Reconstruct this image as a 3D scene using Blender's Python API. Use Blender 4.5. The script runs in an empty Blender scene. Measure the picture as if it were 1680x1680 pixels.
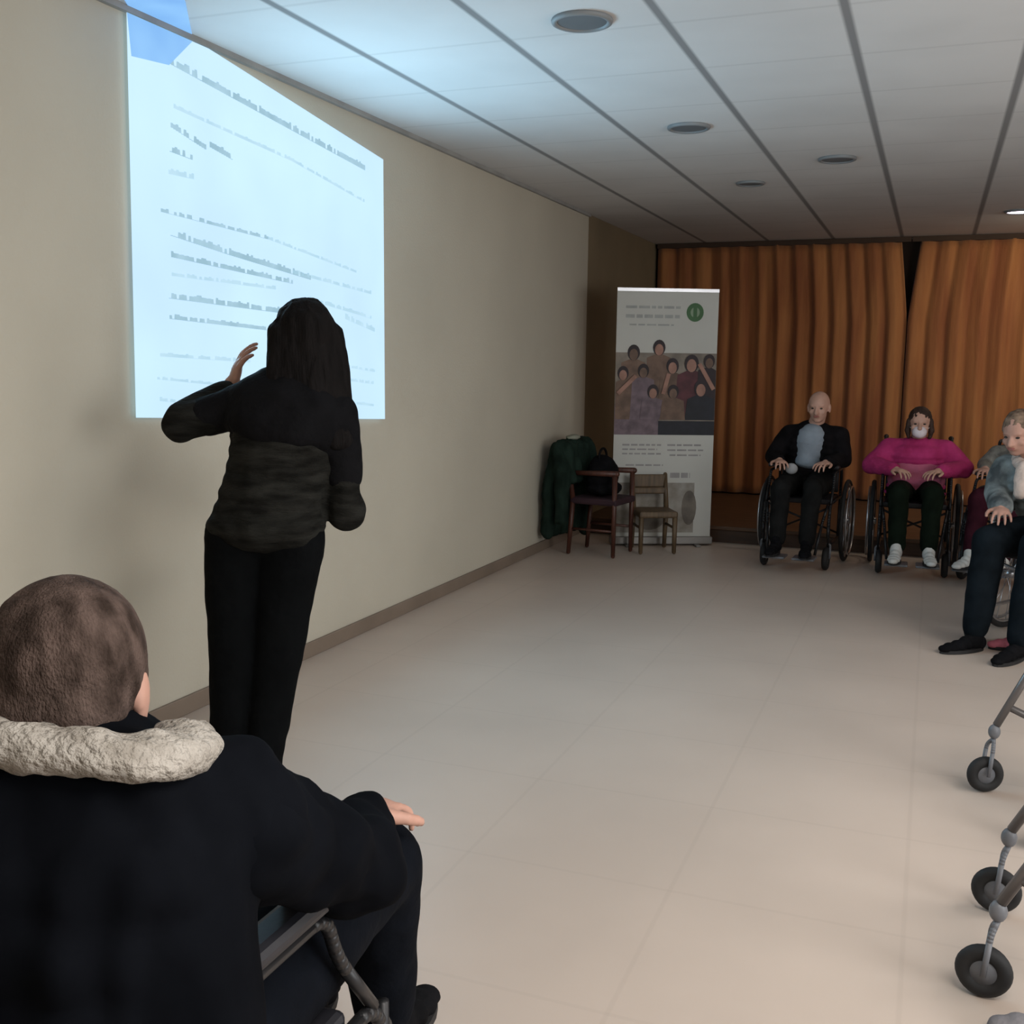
import bpy, bmesh, math, random
from mathutils import Vector, Matrix, Euler, noise
PI = math.pi
S = bpy.context.scene
V = Vector

# ---------------------------------------------------------------- camera
cam_d = bpy.data.cameras.new('camera')
cam = bpy.data.objects.new('camera', cam_d)
S.collection.objects.link(cam)
S.camera = cam
cam_d.sensor_width = 36.0
cam_d.lens = 36.0 * 1740 / 1680
cam_d.clip_start = 0.05
yaw, pitch, roll = 0.37468, 0.13876, 0.013
F = V((-math.sin(yaw) * math.cos(pitch), math.cos(yaw) * math.cos(pitch), -math.sin(pitch)))
R = V((math.cos(yaw), math.sin(yaw), 0))
U = R.cross(F)
R2 = R * math.cos(roll) + U * math.sin(roll)
U2 = U * math.cos(roll) - R * math.sin(roll)
M = Matrix((R2, U2, -F)).transposed().to_4x4()
M.translation = V((2.735, 0, 1.42))
cam.matrix_world = M

# ---------------------------------------------------------------- world, exposure, large lights
w = bpy.data.worlds.new('world')
S.world = w
w.use_nodes = True
w.node_tree.nodes['Background'].inputs[0].default_value = (0.8, 0.85, 0.9, 1)
w.node_tree.nodes['Background'].inputs[1].default_value = 0.3
S.view_settings.view_transform = 'Standard'
S.view_settings.look = 'None'
S.view_settings.exposure = -0.28
S.view_settings.gamma = 1.0
S.view_settings.use_curve_mapping = False


def area(name, loc, target, sx, sy, power, col):
    l = bpy.data.lights.new(name, 'AREA')
    l.shape = 'RECTANGLE'
    l.size, l.size_y, l.energy, l.color = sx, sy, power, col
    o = bpy.data.objects.new(name, l)
    S.collection.objects.link(o)
    o.location = loc
    o.rotation_euler = (V(target) - V(loc)).to_track_quat('-Z', 'Y').to_euler()
    return o


area('room_lamp', (3.6, 0.6, 2.6), (3.6, 0.6, 0), 1.6, 1.2, 80, (1.0, 0.95, 0.88))
area('room_lamp', (4.6, 3.0, 2.6), (4.6, 3.0, 0), 1.2, 1.6, 72, (1.0, 0.93, 0.86))
area('daylight_window', (6.4, 1.0, 1.5), (0, 2.4, 1.3), 2.4, 1.4, 135, (0.95, 0.98, 1.0))
area('daylight_window', (6.4, 4.2, 1.5), (0, 4.2, 1.0), 2.0, 1.4, 42, (0.97, 0.98, 1.0))
# added unseen lamp for light scattered into the room by the bright projected picture
area('projection_glow_fill', (0.05, 4.1, 1.9), (3.0, 4.1, 2.5), 1.7, 1.2, 62, (0.42, 0.76, 1.0))
# the small lit ceiling lamp near the curtains
area('curtain_lamp', (4.0, 9.3, 2.58), (3.9, 10.6, 1.0), 0.5, 0.3, 26, (1.0, 0.86, 0.66))


# ---------------------------------------------------------------- materials
def mat(name, col, rough=0.8, var=0.12, scale=6.0, bump=0.0, bscale=60.0, metal=0.0, col2=None, spec=0.4,
        stretch=None, sheen=0.0):
    m = bpy.data.materials.new(name)
    m.use_nodes = True
    nt = m.node_tree
    b = nt.nodes['Principled BSDF']
    b.inputs['Roughness'].default_value = rough
    b.inputs['Metallic'].default_value = metal
    b.inputs['Specular IOR Level'].default_value = spec
    tc = nt.nodes.new('ShaderNodeTexCoord')
    mp = nt.nodes.new('ShaderNodeMapping')
    nt.links.new(tc.outputs['Object'], mp.inputs[0])
    if stretch:
        mp.inputs['Scale'].default_value = stretch
    n = nt.nodes.new('ShaderNodeTexNoise')
    n.inputs['Scale'].default_value = scale
    n.inputs['Detail'].default_value = 4
    nt.links.new(mp.outputs[0], n.inputs['Vector'])
    r = nt.nodes.new('ShaderNodeValToRGB')
    c2 = col2 or tuple(min(1, c * (1 + var)) for c in col)
    c1 = col if col2 else tuple(c * (1 - var) for c in col)
    r.color_ramp.elements[0].position = 0.35
    r.color_ramp.elements[1].position = 0.65
    r.color_ramp.elements[0].color = (*c1, 1)
    r.color_ramp.elements[1].color = (*c2, 1)
    nt.links.new(n.outputs[0], r.inputs[0])
    nt.links.new(r.outputs[0], b.inputs['Base Color'])
    if sheen:
        b.inputs['Sheen Weight'].default_value = sheen
    if bump:
        n2 = nt.nodes.new('ShaderNodeTexNoise')
        n2.inputs['Scale'].default_value = bscale
        n2.inputs['Detail'].default_value = 3
        nt.links.new(mp.outputs[0], n2.inputs['Vector'])
        bp = nt.nodes.new('ShaderNodeBump')
        bp.inputs['Strength'].default_value = bump
        bp.inputs['Distance'].default_value = 0.01
        nt.links.new(n2.outputs[0], bp.inputs['Height'])
        nt.links.new(bp.outputs[0], b.inputs['Normal'])
    return m


def emis(name, col, strength=1.0, col2=None, scale=2.0):
    m = bpy.data.materials.new(name)
    m.use_nodes = True
    nt = m.node_tree
    b = nt.nodes['Principled BSDF']
    b.inputs['Base Color'].default_value = (0.06, 0.06, 0.06, 1)
    b.inputs['Roughness'].default_value = 0.9
    tc = nt.nodes.new('ShaderNodeTexCoord')
    n = nt.nodes.new('ShaderNodeTexNoise')
    n.inputs['Scale'].default_value = scale
    nt.links.new(tc.outputs['Object'], n.inputs['Vector'])
    r = nt.nodes.new('ShaderNodeValToRGB')
    r.color_ramp.elements[0].position = 0.35
    r.color_ramp.elements[1].position = 0.65
    r.color_ramp.elements[0].color = (*col, 1)
    r.color_ramp.elements[1].color = (*(col2 or col), 1)
    nt.links.new(n.outputs[0], r.inputs[0])
    nt.links.new(r.outputs[0], b.inputs['Emission Color'])
    b.inputs['Emission Strength'].default_value = strength
    return m


def line_mat(name, base, line, axes, rough, width, spec=0.4, var=0.05, bscale=0):
    """base colour with straight seams; axes = [(index, spacing, offset, width)]"""
    m = mat(name, base, rough, var, 1.3, spec=spec)
    nt = m.node_tree
    b = nt.nodes['Principled BSDF']
    ramp = [x for x in nt.nodes if x.type == 'VALTORGB'][0]
    tc = [x for x in nt.nodes if x.type == 'TEX_COORD'][0]
    sep = nt.nodes.new('ShaderNodeSeparateXYZ')
    nt.links.new(tc.outputs['Object'], sep.inputs[0])
    prev = ramp.outputs[0]
    for (ax, sp, off, wd, strength) in axes:
        a = nt.nodes.new('ShaderNodeMath'); a.operation = 'SUBTRACT'; a.inputs[1].default_value = off
        nt.links.new(sep.outputs[ax], a.inputs[0])
        p = nt.nodes.new('ShaderNodeMath'); p.operation = 'PINGPONG'; p.inputs[1].default_value = sp / 2
        nt.links.new(a.outputs[0], p.inputs[0])
        l = nt.nodes.new('ShaderNodeMapRange')
        l.inputs['From Min'].default_value = wd / 2 * 0.6
        l.inputs['From Max'].default_value = wd / 2 * 1.4
        l.inputs['To Min'].default_value = strength
        l.inputs['To Max'].default_value = 0.0
        nt.links.new(p.outputs[0], l.inputs['Value'])
        mx = nt.nodes.new('ShaderNodeMix'); mx.data_type = 'RGBA'
        nt.links.new(l.outputs[0], mx.inputs['Factor'])
        nt.links.new(prev, mx.inputs[6])
        mx.inputs[7].default_value = (*line, 1)
        prev = mx.outputs[2]
    nt.links.new(prev, b.inputs['Base Color'])
    return m


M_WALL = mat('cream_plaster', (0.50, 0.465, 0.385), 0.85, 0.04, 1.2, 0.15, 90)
M_STAGEWALL = mat('olive_brown_wall_end', (0.20, 0.155, 0.095), 0.85, 0.08, 1.5, 0.15, 90)  # darker olive brown tone on the stage end of the left wall
M_DARKWALL = mat('dark_brown_plaster', (0.05, 0.03, 0.02), 0.9, 0.1, 2)
M_CEIL = line_mat('ceiling_panels', (0.60, 0.60, 0.60), (0.22, 0.22, 0.225),
                  [(0, 0.62, 1.13, 0.034, 1.0), (1, 0.62, 0.25, 0.02, 0.16)], 0.9, 0.02)
M_FLOOR = line_mat('beige_floor_tiles', (0.50, 0.415, 0.355), (0.32, 0.26, 0.22),
                   [(0, 0.6, 0.35, 0.012, 0.16), (1, 0.6, 0.3, 0.012, 0.13)], 0.42, 0.01, spec=0.5)
M_SKIRT = mat('brown_skirting', (0.20, 0.155, 0.12), 0.6, 0.08, 3)
M_CURTAIN = mat('orange_brown_curtain', (0.23, 0.074, 0.024), 0.8, 0.18, 3.0, 0.3, 40, col2=(0.37, 0.150, 0.048),
                stretch=(2.5, 1, 0.25), sheen=0.2)
M_STAGE = mat('dark_brown_wood', (0.055, 0.028, 0.016), 0.5, 0.25, 8, stretch=(0.4, 3, 3))
M_BLACK = mat('black_fabric', (0.006, 0.006, 0.007), 0.9, 0.2, 12, 0.4, 60, spec=.06)
M_CHROME = mat('brushed_steel', (0.45, 0.45, 0.47), 0.3, 0.05, 8, metal=0.9)
M_RUBBER = mat('black_rubber', (0.012, 0.012, 0.013), 0.7, 0.2, 20)
M_GREYPL = mat('grey_plastic', (0.13, 0.135, 0.15), 0.45, 0.1, 10)
M_DARKFRAME = mat('dark_painted_tube', (0.02, 0.02, 0.022), 0.4, 0.05, 8, metal=0.4)
M_VINYL = mat('black_vinyl', (0.012, 0.012, 0.016), 0.5, 0.15, 9, 0.1, 50)
M_SKIN = mat('light_skin', (0.50, 0.29, 0.22), 0.55, 0.08, 14, 0.05, 120)
M_SKIN2 = mat('rosy_skin', (0.42, 0.235, 0.18), 0.55, 0.1, 14, 0.05, 120)
M_EYE = mat('dark_eye', (0.02, 0.015, 0.012), 0.2, 0.05, 20)
M_LIP = mat('lip_skin', (0.32, 0.12, 0.1), 0.5, 0.05, 20)


# ---------------------------------------------------------------- object helpers
def link(o, parent=None):
    S.collection.objects.link(o)
    if parent:
        o.parent = parent
    return o


def thing(name, label, cat, loc=(0, 0, 0), rz=0.0, group=None):
    o = bpy.data.objects.new(name, None)
    link(o)
    o.empty_display_size = 0.1
    o.location = loc
    o.rotation_euler = (0, 0, rz)
    tag(o, label, cat, group)
    return o


def tag(o, label, cat, group=None):
    o['label'] = label
    o['category'] = cat
    if group:
        o['group'] = group
    return o


def finish(name, bm, m, parent=None, smooth=True, bevel=0.0):
    me = bpy.data.meshes.new(name)
    bm.normal_update()
    bm.to_mesh(me)
    bm.free()
    for mm in (m if isinstance(m, (list, tuple)) else [m]):
        me.materials.append(mm)
    if smooth:
        for p in me.polygons:
            p.use_smooth = True
    o = bpy.data.objects.new(name, me)
    link(o, parent)
    if bevel:
        b = o.modifiers.new('bevel', 'BEVEL')
        b.width = bevel
        b.segments = 2
        b.limit_method = 'ANGLE'
    return o


def box(bm, lo, hi, rot=None, mi=0):
    lo, hi = V(lo), V(hi)
    c, s = (lo + hi) / 2, hi - lo
    mt = Matrix.Translation(c) @ (rot.to_4x4() if rot else Matrix.Identity(4)) @ Matrix.Diagonal((*s, 1))
    r = bmesh.ops.create_cube(bm, size=1, matrix=mt)
    for v in r['verts']:
        for f in v.link_faces:
            f.material_index = mi


def cyl(bm, p, q, r1, r2=None, seg=14, caps=True):
    p, q = V(p), V(q)
    d = q - p
    if d.length < 1e-6:
        return
    mt = Matrix.Translation((p + q) / 2) @ d.to_track_quat('Z', 'Y').to_matrix().to_4x4()
    bmesh.ops.create_cone(bm, cap_ends=caps, segments=seg, radius1=r1, radius2=r1 if r2 is None else r2,
                          depth=d.length, matrix=mt)


def sph(bm, c, r, seg=14, rot=None):
    rr = (r, r, r) if isinstance(r, (int, float)) else r
    mt = Matrix.Translation(V(c)) @ (rot.to_4x4() if rot else Matrix.Identity(4)) @ Matrix.Diagonal((*rr, 1))
    bmesh.ops.create_uvsphere(bm, u_segments=seg, v_segments=max(8, seg * 2 // 3), radius=1, matrix=mt)


def tube(bm, pts, r, seg=10):
    """round tube through a list of points, joints rounded"""
    pts = [V(p) for p in pts]
    # round the corners
    out = [pts[0]]
    for i in range(1, len(pts) - 1):
        a, b, c = pts[i - 1], pts[i], pts[i + 1]
        d = min((a - b).length, (c - b).length, r * 8) * 0.45
        p0, p1 = b + (a - b).normalized() * d, b + (c - b).normalized() * d
        for t in (0, .25, .5, .75, 1):
            out.append(p0 * (1 - t) ** 2 + b * 2 * t * (1 - t) + p1 * t * t)
    out.append(pts[-1])
    for i in range(len(out) - 1):
        cyl(bm, out[i], out[i + 1], r, seg=seg)
        if i:
            sph(bm, out[i], r, 8)


def torus(bm, c, axis, R_, r, seg=40, sec=10):
    q = V(axis).normalized().to_track_quat('Z', 'Y').to_matrix()
    rings = []
    for i in range(seg):
        a = 2 * PI * i / seg
        d = V((math.cos(a), math.sin(a), 0))
        ring = []
        for j in range(sec):
            b = 2 * PI * j / sec
            ring.append(bm.verts.new(V(c) + q @ (d * (R_ + r * math.cos(b)) + V((0, 0, r * math.sin(b))))))
        rings.append(ring)
    for i in range(seg):
        for j in range(sec):
            bm.faces.new((rings[i][j], rings[(i + 1) % seg][j], rings[(i + 1) % seg][(j + 1) % sec],
                          rings[i][(j + 1) % sec]))


def blob(name, bm, m, parent=None, voxel=0.01, smooth=4, disp=0.0, dscale=8.0, seed=0, dstretch=(1, 1, 1)):
    """merge overlapping closed pieces into one smooth continuous surface"""
    me = bpy.data.meshes.new(name)
    bm.to_mesh(me)
    bm.free()
    o = bpy.data.objects.new(name, me)
    S.collection.objects.link(o)
    rm = o.modifiers.new('r', 'REMESH')
    rm.mode = 'VOXEL'
    rm.voxel_size = voxel
    if smooth:
        sm = o.modifiers.new('s', 'SMOOTH')
        sm.factor = 0.5
        sm.iterations = smooth
    dg = bpy.context.evaluated_depsgraph_get()
    dg.update()
    nm = bpy.data.meshes.new_from_object(o.evaluated_get(dg))
    bpy.data.objects.remove(o)
    bpy.data.meshes.remove(me)
    nm.name = name
    if disp:
        ns = [v.normal.copy() for v in nm.vertices]
        for v, n in zip(nm.vertices, ns):
            c = v.co
            p = V((c.x * dstretch[0], c.y * dstretch[1], c.z * dstretch[2])) * dscale + V((seed * 7.1, 3, 1))
            v.co = c + n * disp * (noise.noise(p) + 0.5 * noise.noise(p * 2.3))
    for mm in (m if isinstance(m, (list, tuple)) else [m]):
        nm.materials.append(mm)
    for p in nm.polygons:
        p.use_smooth = True
    ob = bpy.data.objects.new(name, nm)
    link(ob, parent)
    return ob


def capsule(bm, p, q, r1, r2, seg=16):
    cyl(bm, p, q, r1, r2, seg)
    sph(bm, p, r1, seg)
    sph(bm, q, r2, seg)


def chain(bm, pts, rs, seg=16):
    for i in range(len(pts) - 1):
        capsule(bm, pts[i], pts[i + 1], rs[i], rs[i + 1], seg)


def plate(bm, pts, n, th, mi=0):
    """flat polygon with thickness: pts a list of Vectors, n the extrusion direction"""
    a = [bm.verts.new(V(p)) for p in pts]
    b = [bm.verts.new(V(p) + V(n) * th) for p in pts]
    fs = [bm.faces.new(a), bm.faces.new(b[::-1])]
    k = len(pts)
    for i in range(k):
        fs.append(bm.faces.new((a[i], b[i], b[(i + 1) % k], a[(i + 1) % k])))
    for f in fs:
        f.material_index = mi
    return fs


# ---------------------------------------------------------------- room shell
def struct(name, bm, m, bevel=0):
    o = finish(name, bm, m, smooth=False, bevel=bevel)
    o['kind'] = 'structure'
    return o


H, XR, Y0, Y1 = 2.65, 6.6, -3.0, 11.05
bm = bmesh.new(); box(bm, (-0.1, Y0 - 0.1, -0.1), (XR + 0.1, Y1 + 0.1, 0)); struct('floor', bm, M_FLOOR)
bm = bmesh.new(); box(bm, (-0.1, Y0 - 0.1, H), (XR + 0.1, Y1 + 0.1, H + 0.1)); struct('ceiling', bm, M_CEIL)
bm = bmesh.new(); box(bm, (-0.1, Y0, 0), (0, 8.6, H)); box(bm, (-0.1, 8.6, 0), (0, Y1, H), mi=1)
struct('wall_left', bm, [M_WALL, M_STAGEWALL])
bm = bmesh.new(); box(bm, (-0.1, Y1, 0), (XR + 0.1, Y1 + 0.1, H)); struct('wall_back', bm, M_DARKWALL)
bm = bmesh.new(); box(bm, (XR, Y0, 0), (XR + 0.1, Y1, H)); struct('wall_right', bm, M_WALL)
bm = bmesh.new(); box(bm, (-0.1, Y0 - 0.1, 0), (XR + 0.1, Y0, H)); struct('wall_front', bm, M_WALL)
bm = bmesh.new(); box(bm, (0, Y0, 0), (0.014, 8.5, 0.075)); struct('baseboard_left', bm, M_SKIRT, 0.004)
bm = bmesh.new(); box(bm, (0, Y0, H - 0.022), (0.022, 8.6, H)); struct('trim_1', bm, mat('ceiling_edge_trim', (0.30, 0.30, 0.29), 0.7))

# low stage
t = thing('stage_platform', 'low dark brown wooden stage platform along the curtained end of the room', 'stage',
          (3.3, 8.55, 0))
bm = bmesh.new(); box(bm, (-3.28, 0.02, 0), (3.28, 2.48, 0.105)); finish('stage_base', bm, M_STAGE, t, False, 0.004)
bm = bmesh.new(); box(bm, (-3.29, 0.0, 0.105), (3.29, 2.49, 0.135)); finish('stage_top', bm, mat('brown_stage_boards', (0.10, 0.052, 0.028), 0.45, 0.25, 8, stretch=(0.4, 4, 3)), t, False, 0.005)


# curtains
def curtain(x0, x1, etop0, etop1, label, seed):
    t = thing('stage_curtain', label, 'curtain', ((x0 + x1) / 2, 10.85, 0.14), 0, 'pleated stage curtains')
    bm = bmesh.new()
    nx, nz = int((x1 - x0) / 0.012), 26
    z0, z1 = 0.01, H - 0.14 - 0.045
    grid = []
    rnd = random.Random(seed)
    ph = [rnd.uniform(0, 6.28) for _ in range(4)]
    cxm = (x0 + x1) / 2
    for k in range(nz + 1):
        tz = k / nz
        row = []
        xa = x0 + etop0 * max(0, (tz - 0.70) / 0.30) ** 1.1
        xb = x1 - etop1 * max(0, (tz - 0.70) / 0.30) ** 1.1
        for i in range(nx + 1):
            u = i / nx
            x = xa + (xb - xa) * u
            s = x0 + (x1 - x0) * u
            a = 2 * PI * s / 0.185 + 0.9 * math.sin(s * 2.3 + ph[0])
            y = 0.024 * math.sin(a) + 0.012 * math.sin(a * 0.5 + ph[1]) + 0.006 * math.sin(a * 2.1 + ph[2] + tz * 1.5)
            y *= 0.75 + 0.35 * (1 - tz)
            row.append(bm.verts.new((x - cxm, y, z0 + (z1 - z0) * tz)))
        grid.append(row)
    for k in range(nz):
        for i in range(nx):
            bm.faces.new((grid[k][i], grid[k][i + 1], grid[k + 1][i + 1], grid[k + 1][i]))
    o = finish('curtain_cloth', bm, M_CURTAIN, t)
    so = o.modifiers.new('thick', 'SOLIDIFY'); so.thickness = 0.004
    bm = bmesh.new()
    box(bm, (x0 - cxm, -0.025, z1 - 0.005), (x1 - cxm, 0.025, z1 + 0.043))
    finish('curtain_rail', bm, M_DARKWALL, t, False)
    return t


curtain(0.03, 2.455, 0.0, 0.085, 'orange brown pleated stage curtain on the left of the dark parting', 3)
curtain(2.465, 6.5, 0.075, 0.0, 'brighter orange pleated stage curtain on the right of the dark parting', 8)

# ---------------------------------------------------------------- projected slide on the wall
M_SLIDE = emis('projected_light', (0.60, 0.86, 1.10), 1.12, (0.66, 0.95, 1.10), 1.5)  # projector light painted as emissive sheets, no real beam
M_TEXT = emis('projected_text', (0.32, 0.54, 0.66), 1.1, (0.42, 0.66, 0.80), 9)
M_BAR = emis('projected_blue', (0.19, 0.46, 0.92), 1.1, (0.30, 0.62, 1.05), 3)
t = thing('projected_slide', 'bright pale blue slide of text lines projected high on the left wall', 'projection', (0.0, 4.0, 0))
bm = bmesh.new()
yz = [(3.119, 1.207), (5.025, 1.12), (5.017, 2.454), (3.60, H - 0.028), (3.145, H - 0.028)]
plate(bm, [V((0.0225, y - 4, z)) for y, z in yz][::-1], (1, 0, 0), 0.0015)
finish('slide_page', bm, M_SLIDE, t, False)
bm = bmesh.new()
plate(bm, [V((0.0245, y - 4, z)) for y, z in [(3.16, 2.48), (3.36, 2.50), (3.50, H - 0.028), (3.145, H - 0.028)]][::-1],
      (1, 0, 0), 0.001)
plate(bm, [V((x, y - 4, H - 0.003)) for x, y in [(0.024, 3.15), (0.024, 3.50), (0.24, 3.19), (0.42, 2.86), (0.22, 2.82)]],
      (0, 0, 1), 0.001)  # spill of the projection on the ceiling, painted as a glowing patch
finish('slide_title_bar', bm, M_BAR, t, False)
LINES = [(3.33, 2.521, 4.81, 2.381, 0.023, 0), (3.38, 2.358, 4.16, 2.305, 0.012, 1), (4.16, 2.305, 4.81, 2.218, 0.011, 1),
         (3.36, 2.288, 3.55, 2.247, 0.018, 0), (3.59, 2.261, 3.73, 2.238, 0.021, 0), (3.35, 2.199, 3.47, 2.192, 0.018, 0),
         (3.34, 2.116, 3.47, 2.119, 0.016, 1), (3.29, 1.969, 3.97, 1.945, 0.012, 0), (3.97, 1.945, 4.72, 1.866, 0.011, 1),
         (3.34, 1.893, 3.67, 1.859, 0.021, 0), (3.67, 1.859, 4.30, 1.804, 0.021, 0), (3.34, 1.812, 4.15, 1.773, 0.017, 0),
         (3.34, 1.740, 4.01, 1.736, 0.012, 1), (3.32, 1.659, 4.14, 1.638, 0.020, 0), (3.32, 1.580, 4.00, 1.557, 0.015, 0),
         (4.15, 1.819, 4.87, 1.772, 0.014, 1), (4.30, 1.707, 4.87, 1.649, 0.015, 1), (4.62, 1.638, 4.90, 1.588, 0.021, 1),
         (3.26, 1.437, 3.82, 1.418, 0.012, 1), (3.24, 1.350, 3.59, 1.323, 0.009, 1), (4.62, 1.400, 4.90, 1.376, 0.012, 1),
         (4.62, 1.334, 4.89, 1.313, 0.012, 1), (3.25, 1.270, 3.41, 1.254, 0.012, 1), (4.65, 1.219, 4.89, 1.199, 0.012, 1)]
rnd = random.Random(5)
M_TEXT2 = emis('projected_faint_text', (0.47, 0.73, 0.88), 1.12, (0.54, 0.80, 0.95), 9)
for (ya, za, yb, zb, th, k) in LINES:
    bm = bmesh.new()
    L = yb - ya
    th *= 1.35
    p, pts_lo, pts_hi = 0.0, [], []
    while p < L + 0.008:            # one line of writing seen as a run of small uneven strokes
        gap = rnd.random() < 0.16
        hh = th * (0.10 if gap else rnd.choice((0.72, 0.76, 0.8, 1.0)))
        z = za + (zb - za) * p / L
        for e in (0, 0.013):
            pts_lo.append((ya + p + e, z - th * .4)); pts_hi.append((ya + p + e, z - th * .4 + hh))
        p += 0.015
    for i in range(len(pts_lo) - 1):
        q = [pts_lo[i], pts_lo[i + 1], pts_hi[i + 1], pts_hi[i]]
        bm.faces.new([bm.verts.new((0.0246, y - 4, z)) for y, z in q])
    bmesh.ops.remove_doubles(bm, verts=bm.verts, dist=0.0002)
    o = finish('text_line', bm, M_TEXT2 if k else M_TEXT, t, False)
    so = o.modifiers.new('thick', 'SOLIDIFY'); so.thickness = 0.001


# ---------------------------------------------------------------- people
def basis(fwd, up):
    f = V(fwd).normalized()
    r = f.cross(V(up)).normalized()
    u = r.cross(f).normalized()
    return Matrix((r, f, u)).transposed()       # columns: right, forward, up


def lerp(a, b, t):
    return V(a) * (1 - t) + V(b) * t


def interp(prof, t):
    for i in range(len(prof) - 1):
        if t <= prof[i + 1][0]:
            a, b = prof[i], prof[i + 1]
            k = (t - a[0]) / (b[0] - a[0])
            return [a[j] * (1 - k) + b[j] * k for j in range(1, len(a))]
    return list(prof[-1][1:])


TORSO = [(0, .155, .105), (.25, .135, .095), (.45, .135, .095), (.7, .155, .11), (.86, .15, .095), (1.0, .075, .06)]


def torso(bm, pel, neck, side, grow=0.0, wide=1.0, deep=1.0, bend=V((0, 0, 0)), lo=0.0, hi=1.0, n=9):
    pel, neck = V(pel), V(neck)
    ax = (neck - pel).normalized()
    rt = V(side).normalized()
    fw = ax.cross(rt).normalized()
    rt = fw.cross(ax).normalized()
    rot = Matrix((rt, fw, ax)).transposed()
    L = (neck - pel).length
    for i in range(n):
        t_ = lo + (hi - lo) * i / (n - 1)
        w_, d_ = interp(TORSO, t_)
        c = pel.lerp(neck, t_) + bend * math.sin(PI * t_)
        sph(bm, c, (w_ * wide + grow, d_ * deep + grow, L / n * 1.15 + grow * 0.5), 20, rot)


def hand(bm, wr, d, palm, side, curl=0.5, s=1.0, spread=0.18):
    """wrist point, pointing direction, palm normal, side = +1 thumb towards d x palm"""
    d = V(d).normalized()
    n = V(palm).normalized()
    x = d.cross(n).normalized() * side
    n = x.cross(d).normalized() * (1 if x.cross(d).dot(V(palm)) > 0 else -1)
    pc = V(wr) + d * 0.052 * s
    rot = Matrix((x, d, x.cross(d))).transposed()
    sph(bm, pc, (0.040 * s, 0.050 * s, 0.0165 * s), 14, rot)
    capsule(bm, V(wr) - d * 0.03, V(wr) + d * 0.02, 0.026 * s, 0.027 * s)
    lens = (0.072, 0.082, 0.076, 0.058)
    for i in range(4):
        off = (1.5 - i)
        base = V(wr) + d * (0.088 - 0.004 * abs(off - .3)) * s + x * off * 0.0215 * s
        fd = (d + x * off * spread).normalized()
        a = curl * 0.7
        p = base
        L = lens[i] * s
        r = 0.0088 * s
        chainp = [V(wr) + d * 0.05 * s + x * off * 0.017 * s, p]
        for seg in (0.45, 0.32, 0.23):
            dirv = fd * math.cos(a) + n * math.sin(a)
            p = p + dirv * L * seg
            chainp.append(p)
            a += curl * 0.9
        chain(bm, chainp, [0.010 * s, r, r * 0.95, r * 0.88, r * 0.78], 10)
    tb = V(wr) + d * 0.025 * s + x * 0.026 * s
    t1 = tb + (d * 0.55 + x * 0.75 + n * 0.25 * curl).normalized() * 0.040 * s
    t2 = t1 + (d * 0.85 + x * 0.35 + n * 0.5 * curl).normalized() * 0.030 * s
    t3 = t2 + (d * 0.95 + x * 0.05 + n * 0.6 * curl).normalized() * 0.022 * s
    chain(bm, [tb, t1, t2, t3], [0.014 * s, 0.0115 * s, 0.010 * s, 0.0085 * s], 10)


def head_mesh(bm, hc, B, s=1.0, neck=None):
    P = lambda x, y, z: V(hc) + B @ (V((x, y, z)) * s)
    sph(bm, P(0, -0.012, 0.025), (0.074 * s, 0.092 * s, 0.088 * s), 24, B)
    sph(bm, P(0, 0.022, -0.03), (0.060 * s, 0.062 * s, 0.078 * s), 20, B)
    sph(bm, P(0, 0.048, -0.083), (0.031 * s, 0.027 * s, 0.022 * s), 12, B)     # chin
    sph(bm, P(0, 0.062, 0.022), (0.052 * s, 0.020 * s, 0.012 * s), 12, B)      # brow
    capsule(bm, P(0, 0.078, 0.008), P(0, 0.098, -0.028), 0.009 * s, 0.014 * s)   # nose
    for k in (-1, 1):
        sph(bm, P(0.012 * k, 0.088, -0.031), 0.009 * s, 10)
        sph(bm, P(0.038 * k, 0.058, -0.025), (0.022 * s, 0.018 * s, 0.020 * s), 12, B)   # cheek
        sph(bm, P(0.077 * k, -0.008, -0.008), (0.008 * s, 0.018 * s, 0.031 * s), 12, B)  # ear
        sph(bm, P(0.075 * k, -0.002, -0.030), (0.008 * s, 0.010 * s, 0.012 * s), 8, B)
    sph(bm, P(0, 0.079, -0.052), (0.024 * s, 0.012 * s, 0.010 * s), 12, B)     # mouth mound
    if neck is not None:
        chain(bm, [P(0, -0.022, -0.05), V(neck)], [0.052 * s, 0.060 * s])


def face_parts(parent, hc, B, s=1.0):
    P = lambda x, y, z: V(hc) + B @ (V((x, y, z)) * s)
    for k in (-1, 1):
        bm = bmesh.new(); sph(bm, P(0.029 * k, 0.069, 0.003), (0.012 * s, 0.008 * s, 0.006 * s), 12, B)
        finish('eye', bm, M_EYE, parent)
    bm = bmesh.new()
    sph(bm, P(0, 0.0895, -0.0485), (0.023 * s, 0.006 * s, 0.004 * s), 12, B)
    sph(bm, P(0, 0.0885, -0.0560), (0.019 * s, 0.006 * s, 0.005 * s), 12, B)
    finish('mouth', bm, M_LIP, parent)


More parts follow.
